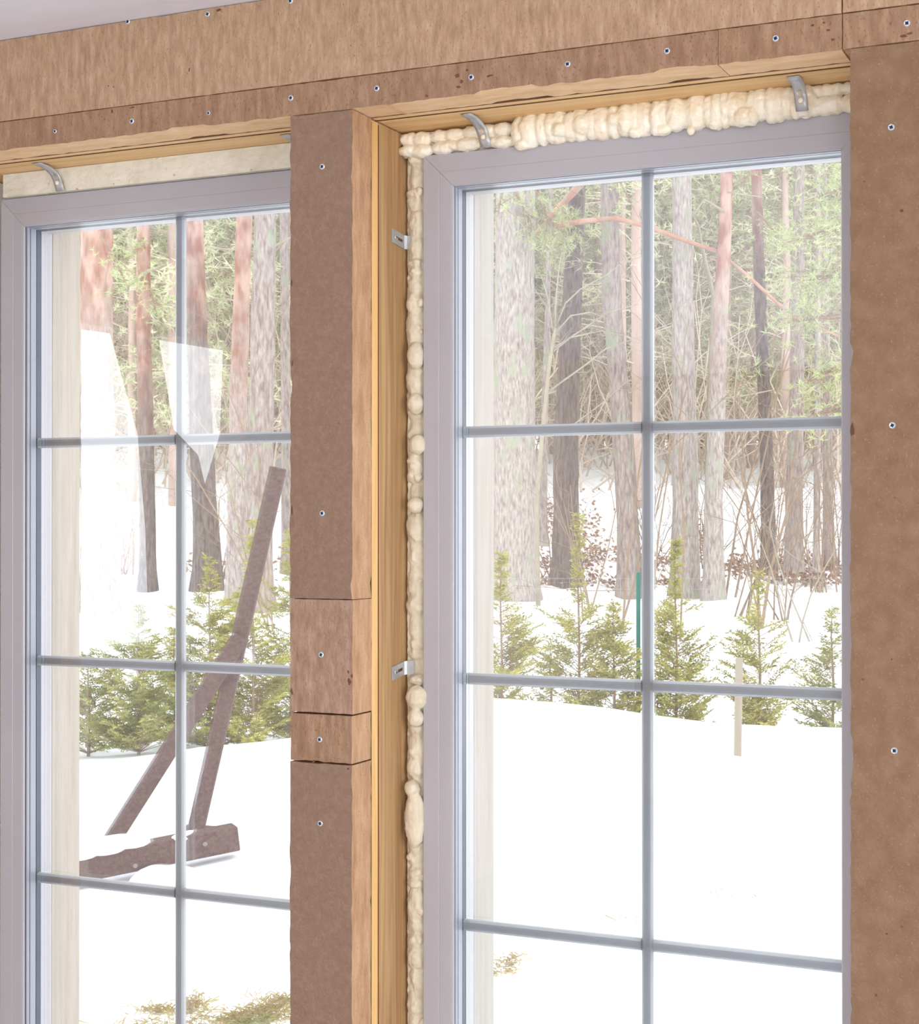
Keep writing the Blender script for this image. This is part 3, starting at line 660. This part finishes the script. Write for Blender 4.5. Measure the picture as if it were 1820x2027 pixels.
tree([(1357, 1100), (1357, 930), (1353, 700), (1352, 500), (1350, 330)], 24, 58, 36, M['bark_pale'], 'straight grey trunk right of the middle glazing bar with a small dark knot', 4)
tree([(1413, 1130), (1413, 1000), (1418, 850), (1426, 650), (1436, 450), (1440, 330)], 23.5, 42, 24, M['bark_pale'], 'slender pine with orange upper bark, third trunk right of the middle bar', 5, orange=640,
     branches=[('sapling', [(1436, 420), (1395, 395), (1370, 430)], 6, 3), ('sapling', [(1440, 380), (1470, 385), (1510, 390)], 4, 2), ('sapling', [(1428, 790), (1480, 782), (1530, 772)], 5, 2)])
tree([(1522, 1100), (1518, 900), (1510, 700), (1502, 500), (1498, 330)], 27, 30, 20, M['bark_dark'], 'thin dark reddish trunk right of the orange barked pine', 6, orange=420, boughs=[(1500, 420, 1560, 500, 12), (1500, 340, 1440, 380, 6)])
tree([(1572, 1100), (1573, 950), (1578, 780), (1580, 600)], 26, 38, 26, M['bark'], 'brown trunk behind the airy conifer, left of the paired thin trunks', 7, boughs=[(1580, 600, 1630, 560, 12), (1580, 480, 1640, 420, 12)])
tree([(1617, 1100), (1618, 950), (1619, 700)], 27, 15, 11, M['bark_pale'], 'thin pale trunk, left one of a pair near the right window frame', 8)
tree([(1641, 1100), (1640, 950), (1637, 700)], 28, 24, 15, M['bark'], 'thin grey trunk, right one of a pair near the right window frame', 9, boughs=[(1640, 800, 1600, 780, 10), (1640, 700, 1590, 690, 12)])
tree([(1075, 1020), (1077, 900), (1082, 700)], 30, 18, 12, M['bark'], 'thin trunk seen between the thickest trunk and the dark one', 10)
tree([(1755, 1100), (1755, 600), (1755, 300)], 20, 50, 40, M['bark'], 'green pine reaching in from behind the right panel', 11,
     boughs=[(1750, 360, 1590, 400, 22), (1750, 430, 1560, 480, 24), (1750, 520, 1580, 560, 24), (1750, 620, 1560, 640, 24), (1750, 700, 1580, 760, 24), (1750, 780, 1590, 830, 18), (1750, 330, 1620, 320, 14)])
# left window
tree([(195, 1000), (193, 800), (190, 640), (192, 440)], 22, 72, 64, M['bark_pale'], 'thick pink barked trunk beside the pale jamb of the left window', 12, orange=700, boughs=[(200, 470, 250, 560, 8)])
tree([(292, 1050), (288, 800), (284, 640), (284, 440)], 25, 34, 27, M['bark_dark'], 'orange brown trunk left of the middle glazing bar of the left window', 13, orange=760,
     branches=[('sapling', [(240, 572), (262, 560), (290, 538), (330, 523)], 8, 6)], boughs=[(290, 560, 310, 620, 10), (284, 470, 250, 520, 8)])
tree([(410, 1080), (400, 900), (392, 700), (385, 440)], 25, 56, 34, M['bark_dark'], 'dark stout trunk right of the middle glazing bar of the left window', 14, orange=600)
tree([(466, 1080), (472, 800), (478, 600), (484, 430)], 23, 38, 32, M['bark_pale'], 'pale pinkish pine in the right panes of the left window', 15, orange=760, branches=[('sapling', [(500, 515), (535, 492), (575, 470)], 6, 4)])
tree([(512, 1090), (514, 900), (520, 700), (525, 440)], 22, 58, 44, M['bark'], 'thick grey trunk behind the leaning pole in the left window', 16)
tree([(568, 1050), (566, 800), (562, 440)], 27, 22, 16, M['bark'], 'slim trunk nearest the pier in the left window', 17, boughs=[(560, 480, 520, 540, 8)])
# many trunks of the wood further back: four models, copied
def far_tree(seed, green):
    r = random.Random(seed); root = empty('far_pine_tree', (0, 0, 0)); h = r.uniform(13, 17); lean = r.uniform(-.4, .4); w_ = r.uniform(.11, .2)
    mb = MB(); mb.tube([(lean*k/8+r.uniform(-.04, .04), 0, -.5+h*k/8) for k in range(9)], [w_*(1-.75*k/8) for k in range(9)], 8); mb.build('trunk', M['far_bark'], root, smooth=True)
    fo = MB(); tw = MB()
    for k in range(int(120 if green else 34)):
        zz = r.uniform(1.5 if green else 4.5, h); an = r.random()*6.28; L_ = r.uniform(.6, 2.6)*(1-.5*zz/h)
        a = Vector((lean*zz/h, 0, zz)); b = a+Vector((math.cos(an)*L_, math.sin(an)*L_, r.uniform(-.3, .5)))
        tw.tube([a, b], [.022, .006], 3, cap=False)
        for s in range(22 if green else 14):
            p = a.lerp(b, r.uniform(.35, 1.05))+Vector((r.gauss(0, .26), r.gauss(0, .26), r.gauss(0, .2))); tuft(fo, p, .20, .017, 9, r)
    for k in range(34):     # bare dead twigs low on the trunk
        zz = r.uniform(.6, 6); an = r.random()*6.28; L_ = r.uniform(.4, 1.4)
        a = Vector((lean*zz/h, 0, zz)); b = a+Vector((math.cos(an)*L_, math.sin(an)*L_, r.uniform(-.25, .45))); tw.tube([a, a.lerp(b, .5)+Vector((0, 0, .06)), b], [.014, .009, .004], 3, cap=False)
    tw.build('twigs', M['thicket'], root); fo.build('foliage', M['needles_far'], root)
    return root
protos = [far_tree(50, True), far_tree(51, False), far_tree(52, True), far_tree(53, False), far_tree(54, True)]
used = set(); R2 = random.Random(77); cnt = 0
for row, (t0, t1, n) in enumerate([(34, 42, 24), (44, 52, 34), (53, 64, 48), (66, 82, 56), (84, 100, 50)]):
    for i in range(n):
        px = -260+2260*(i+R2.random())/n; t = R2.uniform(t0, t1)
        if 575 < px < 880 and False: continue
        pr = R2.choice(protos)
        if px < 880 and R2.random() < .45: pr = protos[R2.choice((1, 3))]
        if row > 1: pr = protos[R2.choice((0, 2, 4))]
        o = pr if pr.name not in used else copy_tree(pr)
        used.add(pr.name)
        o.location = base(px, t); o.rotation_euler = (0, 0, R2.random()*6.28); s = R2.uniform(.85, 1.25)*(1.35 if row > 2 else 1); o.scale = (s, s, s)
        side = 'left' if px < 730 else 'right'
        o['label'] = 'slender pine of the deep wood on the rise, seen through the %s window' % side; o['category'] = 'tree'; o['group'] = 'pines of the deep wood, %s window' % side
# ------------------------------------------------------------------ saplings, thicket, litter
def twiggy(mb, a, d, L_, rad, depth, r, bend=.25):
    pts = [a]; p = a; dd = d.normalized(); n = 4
    for k in range(n):
        dd = (dd+Vector((r.gauss(0, bend), r.gauss(0, bend), r.gauss(.04, bend*.5)))*.5).normalized(); p = p+dd*(L_/n); pts.append(p)
    mb.tube(pts, [rad*(1-.6*k/n) for k in range(n+1)], 4 if rad < .012 else 6, cap=False)
    if depth:
        for k in range(3):
            q = pts[r.randint(1, n)]; nd = (dd+Vector((r.gauss(0, .7), r.gauss(0, .7), r.gauss(.1, .5)))).normalized(); twiggy(mb, q, nd, L_*r.uniform(.4, .65), rad*.45, depth-1, r, bend)
r = random.Random(5); t = 22.7
b = base(1066, t); root = empty('bare_sapling', b, 'pale bare sapling with fanning branches in front of the thickest trunk', 'tree')
mb = MB(); s = t/FPX/2*.8
tr = [b, at(1062, 1000, t), at(1072, 880, t), at(1080, 800, t), at(1088, 720, t), at(1100, 650, t)]; mb.tube(tr, [s*q for q in (13, 13, 12, 11, 10, 8)], 8); mb.build('trunk', M['sapling'], root, smooth=True)
for pl in ([(1086, 775), (1160, 722), (1200, 690), (1265, 668), (1320, 655)], [(1095, 690), (1150, 655), (1200, 620), (1265, 602)], [(1100, 650), (1120, 600), (1150, 572), (1200, 545), (1262, 498)], [(1100, 650), (1100, 600), (1106, 540), (1112, 500)], [(1094, 650), (1085, 590), (1072, 545)],
           [(1082, 860), (1130, 845), (1190, 800), (1245, 752)], [(1100, 660), (1130, 625), (1170, 618), (1205, 632)], [(1090, 700), (1130, 668), (1190, 655), (1240, 665)]):
    bb = MB(); pp = [at(px, py, t) for px, py in pl]; bb.tube(pp, [s*(5.5-3.5*i/(len(pp)-1)) for i in range(len(pp))], 6)
    for k in range(7):
        i = r.randint(1, len(pp)-1); d = (pp[i]-pp[i-1]).normalized()+Vector((r.gauss(0, .5), r.gauss(0, .5), r.gauss(0, .5))); twiggy(bb, pp[i-1].lerp(pp[i], r.random()), d, r.uniform(.18, .45), .005, 1, r)
    bb.build('branch', M['sapling'], root, smooth=True)
def bare(px, t, h, label, m='twig', seed=0, n=4, rad=.012, name='bare_bush', cat='bush'):
    r = random.Random(seed); b = base(px, t); mb = MB()
    for k in range(n): twiggy(mb, b+Vector((r.gauss(0, .08), r.gauss(0, .08), -.05)), Vector((r.gauss(0, .22), r.gauss(0, .22), 1)), h*r.uniform(.7, 1), rad, 3, r, .2)
    return tag(mb.build(name, M[m], smooth=True), label, cat)
bs = base(1398, 24.3); rt = empty('bare_snag', bs, 'crooked pale yellow snag between the two grey trunks right of the middle bar', 'tree')
sk = MB(); pp = [bs, at(1398, 1000, 24.3), at(1402, 800, 24.3), at(1413, 590, 24.3), at(1404, 545, 24.3), at(1390, 490, 24.3), at(1384, 450, 24.3), at(1370, 420, 24.3)]; sk.tube(pp, [.022, .024, .026, .030, .030, .026, .020, .012], 7); sk.build('trunk', M['sapling'], rt, smooth=True)
for pl in ([(1386, 448), (1398, 436), (1405, 418)], [(1400, 512), (1408, 508), (1420, 510)], [(1388, 470), (1405, 470), (1420, 468)]):
    sk = MB(); sk.tube([at(a_, b_, 24.3) for a_, b_ in pl], [.016, .012, .006], 5); sk.build('branch', M['sapling'], rt, smooth=True)
bare(1497, 20, 3.6, 'thin upright sapling on the snow between the orange barked pine and the dark trunk', 'twig', 32, 2, .022, 'bare_sapling', 'tree')
bare(1600, 19, 1.5, 'spreading pale bare bush at the right of the right window', 'sapling', 33, 3, .012)
bare(1310, 19, 2.8, 'thin dark bare shrub right beside the middle glazing bar of the right window', 'twig', 34, 2, .014)
bare(1175, 21, 2.2, 'thin dark bare shrub on the snow between the dark trunk and the leaning one', 'twig', 35, 4, .012)
bare(1470, 21, 1.6, 'low tangled bare bush beside the foot of the orange barked pine', 'twig', 36, 6, .012)
bare(1548, 21, 1.5, 'low bare brush at the foot of the thin dark reddish trunk', 'twig', 37, 6, .012)
bare(545, 20, 3.4, 'bare shrub beside the pier edge in the left window', 'twig', 38, 4, .014)
bare(1225, 20, 4.5, 'tall fine bare sapling crossing the leaning trunk', 'twig', 39, 2, .016, 'bare_sapling', 'tree')
bare(1455, 24, 5.2, 'tall fine bare sapling beside the orange barked pine', 'twig', 40, 2, .018, 'bare_sapling', 'tree')
for i, (px, t, h, lab) in enumerate(((1085, 26, 1.3, 'tangled brush left of the dark trunk foot in the right window'), (1290, 27, 1.6, 'tangled brush on the snow between the leaning trunk and the middle bar'), (1400, 27, 1.8, 'tangled brush between the two trunks right of the middle bar'), (1620, 24, 2.0, 'dense reddish brush at the feet of the paired thin trunks'), (1660, 26, 2.4, 'tall brush at the far right of the right window'), (1530, 29, 2.2, 'fine tall brush behind the thin dark reddish trunk'), (440, 26, 1.8, 'tangled brush behind the leaning pole in the left window'), (250, 27, 2.0, 'tangled brush between the pink trunk and the orange brown one'))):
    bare(px, t, h, lab, 'twig', 70+i, 9, .012)
r = random.Random(9); mb = MB()
for k in range(900):
    px = r.uniform(-150, 1900); t = r.uniform(36, 47); b = base(px, t); twiggy(mb, b, Vector((r.gauss(0, .4), r.gauss(0, .4), 1)), r.uniform(1.5, 4.5), .024, 2, r, .3)
tag(mb.build('brush_thicket', M['thicket'], origin=(0, 0, 0)), 'grey brown tangle of bare undergrowth along the top of the snowy rise', 'undergrowth', kind='stuff')
mb = MB()
for (px, py, sx_, sy_, n) in ((1085, 1030, 30, 35, 260), (1165, 1060, 25, 50, 220), (1110, 1120, 60, 25, 260), (1200, 1100, 60, 20, 160), (1235, 1165, 40, 8, 90), (1550, 1120, 50, 22, 260), (1640, 1125, 30, 22, 180), (1390, 1080, 14, 40, 90), (1460, 1120, 30, 16, 120), (1000, 1160, 60, 14, 100), (1490, 1135, 60, 14, 120), (500, 1120, 60, 25, 200), (1120, 1150, 90, 12, 260), (1300, 1120, 50, 14, 160), (1600, 1150, 70, 10, 260), (1350, 1160, 60, 8, 120), (400, 1120, 40, 18, 120)):
    for k in range(int(n*1.2)):
        p, t = gnd(r.gauss(px, sx_*.6), r.gauss(py, sy_*.6))
        if t > 60 or t < 14: continue
        p = p+Vector((0, 0, r.uniform(0, .10))); d = Vector((r.gauss(0, 1), r.gauss(0, 1), r.gauss(0, .5))).normalized()*.045; s_ = d.cross(Vector((r.random(), r.random(), r.random()))).normalized()*.03
        mb.poly([p-d, p-s_, p+d, p+s_])
tag(mb.build('leaf_litter', M['leaf'], origin=(0, 0, 0)), 'rusty dead leaves showing through the snow around the trunk feet', 'leaves', kind='stuff')
# ------------------------------------------------------------------ wire fence with its green post
b = base(1264, 13.6); root = empty('wire_fence', b, 'faint wire mesh fence with a teal green post behind the conifers', 'fence')
mb = MB(); top = at(1264, 1133, 13.6); mb.bar(b-Vector((0, 0, .1)), top, .034, .034, side=Vector((CS, SN, 0))); bevel(mb.build('post', M['green_paint'], root), .003)
for px in (955, 1760): 
    q = base(px, 13.6); mb = MB(); mb.bar(q-Vector((0, 0, .1)), Vector((q.x, q.y, top.z)), .034, .034, side=Vector((CS, SN, 0))); bevel(mb.build('post', M['green_paint'], root), .003)
mb = MB(); A = base(955, 13.62); B = base(1760, 13.62); n = int((B-A).length/.06)
for i in range(n+1): p = A.lerp(B, i/n); mb.tube([(p.x, p.y, p.z), (p.x, p.y, top.z-.05)], [.0011, .0011], 3, cap=False)
for j in range(12): zz = (top.z-.05-.98)+j*.089; mb.tube([(A.x, A.y, zz), (B.x, B.y, zz)], [.0013, .0013], 3, cap=False)
mb.build('mesh', M['wire'], root)
# stake
p, t = gnd(1460, 1497); q = at(1464, 1302, t); mb = MB(); mb.bar(p-Vector((0, 0, .1)), q, .044, .022, side=Vector((CS, SN, 0)))
bevel(tag(mb.build('wooden_stake', M['stake']), 'pale wooden stake standing in the snow bank, right window', 'stake'), .002)
# ------------------------------------------------------------------ leaning timber A-frame in the snow
root = empty('wooden_trestle', gnd(300, 1700)[0], 'weathered brown timber trestle leaning over its base beam in the snow, left window', 'trestle')
jt, tb = 8.9, gnd(380, 1660)[1]
T2 = tb; p0 = at(380, 1655, T2); p1 = at(551, 926, T2-.1)
mb = MB(); mb.bar(p0-Vector((0, 0, .06)), p1, .085, .075, side=Vector((CS, SN, 0))); bevel(mb.build('pole', M['old_wood'], root), .006)
t1 = gnd(220, 1670)[1]
mb = MB(); mb.bar(at(218, 1668, t1), at(476, 1262, T2-.12), .095, .07, side=Vector((CS, SN, 0))); bevel(mb.build('leg', M['old_wood'], root), .006)
g0, g1 = gnd(110, 1757), gnd(468, 1684)
a = at(110, 1727, g0[1]-.1); b = at(468, 1656, g1[1]-.1); mb = MB(); mb.bar(a, b, .12, .125, side=(b-a).cross(Vector((0, 0, 1)))); o = bevel(mb.build('base_beam', M['old_wood'], root), .008)
a2 = b+Vector((0, 0, .045)); 
mb = MB(); c = at(405, 1642, T2+.05); mb.bar(c+Vector((-.12, 0, 0)), c+Vector((.06, .02, 0)), .05, .03); mb.build('cross_piece', M['old_wood'], root)
for px, py in ((406, 1671), (268, 1714)):
    f = (px-110)/(468-110); tt = g0[1]-.1+(g1[1]-g0[1])*f-.062; c = at(px, py, tt); d = ray(px, py).normalized(); mb = MB(); mb.tube([c, c-d*.02], [.013, .010], 12); mb.build('bolt', M['bolt'], root)
mb = MB()   # snow lying on and round the beam
for px, py, rx, ry, dt in ((190, 1668, .16, .045, .02), (245, 1660, .14, .03, .04), (150, 1680, .12, .04, 0), (318, 1775, .20, .17, -.16), (352, 1760, .24, .13, -.16), (372, 1648, .06, .02, .02)):
    f = (px-110)/358; tt = g0[1]-.1+(g1[1]-g0[1])*f+dt; mb.ball(at(px, py+6, tt), (rx, .12, ry), 16, 10)
o = tag(mb.build('snow_cap', M['snow'], smooth=True), 'small lumps of snow lying on the timber base beam', 'snow'); 
# ------------------------------------------------------------------ dry grass coming through the thawed snow
def grass(label, spots, L_=.07):
    mb = MB(); r = random.Random(3)
    for px, py, sx_, sy_, n in spots:
        for k in range(n):
            p, t = gnd(px+r.gauss(0, sx_), py+r.gauss(0, sy_)); d = Vector((r.gauss(0, .7), r.gauss(0, .7), r.uniform(.2, .8)))*L_*r.uniform(.5, 1.1)
            s_ = d.cross(Vector((0, 0, 1))).normalized()*.0022; mb.poly([p-s_, p+s_, p+d*.6+s_*.7, p+d+Vector((0, 0, -.01)), p+d*.6-s_*.7])
    return tag(mb.build('dry_grass', M['grass'], origin=(0, 0, 0)), label, 'grass', kind='stuff')
grass('yellowed grass poking through thin snow at the bottom of the left window', [(320, 2003, 30, 5, 240), (385, 1992, 14, 10, 220), (480, 2022, 60, 10, 650), (540, 2000, 34, 12, 520), (560, 1983, 14, 7, 100), (300, 2035, 60, 10, 200)], .05)
grass('small tuft of dry grass in the snow at the bottom of the right window', [(1005, 1912, 12, 9, 120), (985, 1928, 10, 5, 60), (1022, 1898, 6, 4, 30), (1215, 1815, 30, 6, 14), (1440, 1770, 30, 6, 12)], .045)
# ------------------------------------------------------------------ birches by the frozen lake (seen mirrored in the left window)
for i, (yy, x, h) in enumerate(((.35, -14, 9), (-2.2, -17, 10), (1.2, -20, 9))):
    r = random.Random(60+i); root = empty('birch_tree', (x, yy, -.5), ['white birch mirrored beside the middle bar of the left window', 'white birch on the far bank, mirrored left of the bar', 'slim birch far out by the lake, mirrored in the left window'][i], 'tree')
    mb = MB(); mb.tube([(x+r.uniform(-.1, .1), yy+r.uniform(-.1, .1), -.6+h*k/9) for k in range(10)], [.12*(1-.09*k) for k in range(10)], 10); mb.build('trunk', M['birch'], root, smooth=True)
    tw = MB()
    for k in range(26): twiggy(tw, Vector((x, yy, r.uniform(1.5, h*.9))), Vector((r.gauss(0, 1), r.gauss(0, 1), .7)), r.uniform(1, 2.2), .02, 2, r)
    tw.build('twigs', M['twig'], root)
mb = MB(); r = random.Random(8)
for k in range(500):
    yy = r.uniform(-70, 40); x = -120+r.uniform(-8, 8); h = r.uniform(4, 8); mb.poly([(x, yy-2, -.6), (x, yy+2, -.6), (x, yy+r.uniform(-1, 1), h)]); mb.poly([(x-2, yy, -.6), (x+2, yy, -.6), (x, yy+r.uniform(-1, 1), h)])
tag(mb.build('far_shore_forest', M['needles_far'], origin=(0, 0, 0)), 'low dark forest line on the far lake shore, mirrored in the left window', 'forest', kind='stuff')
# ------------------------------------------------------------------ tidy
for o in C.objects:
    if '_w' in o: del o['_w']
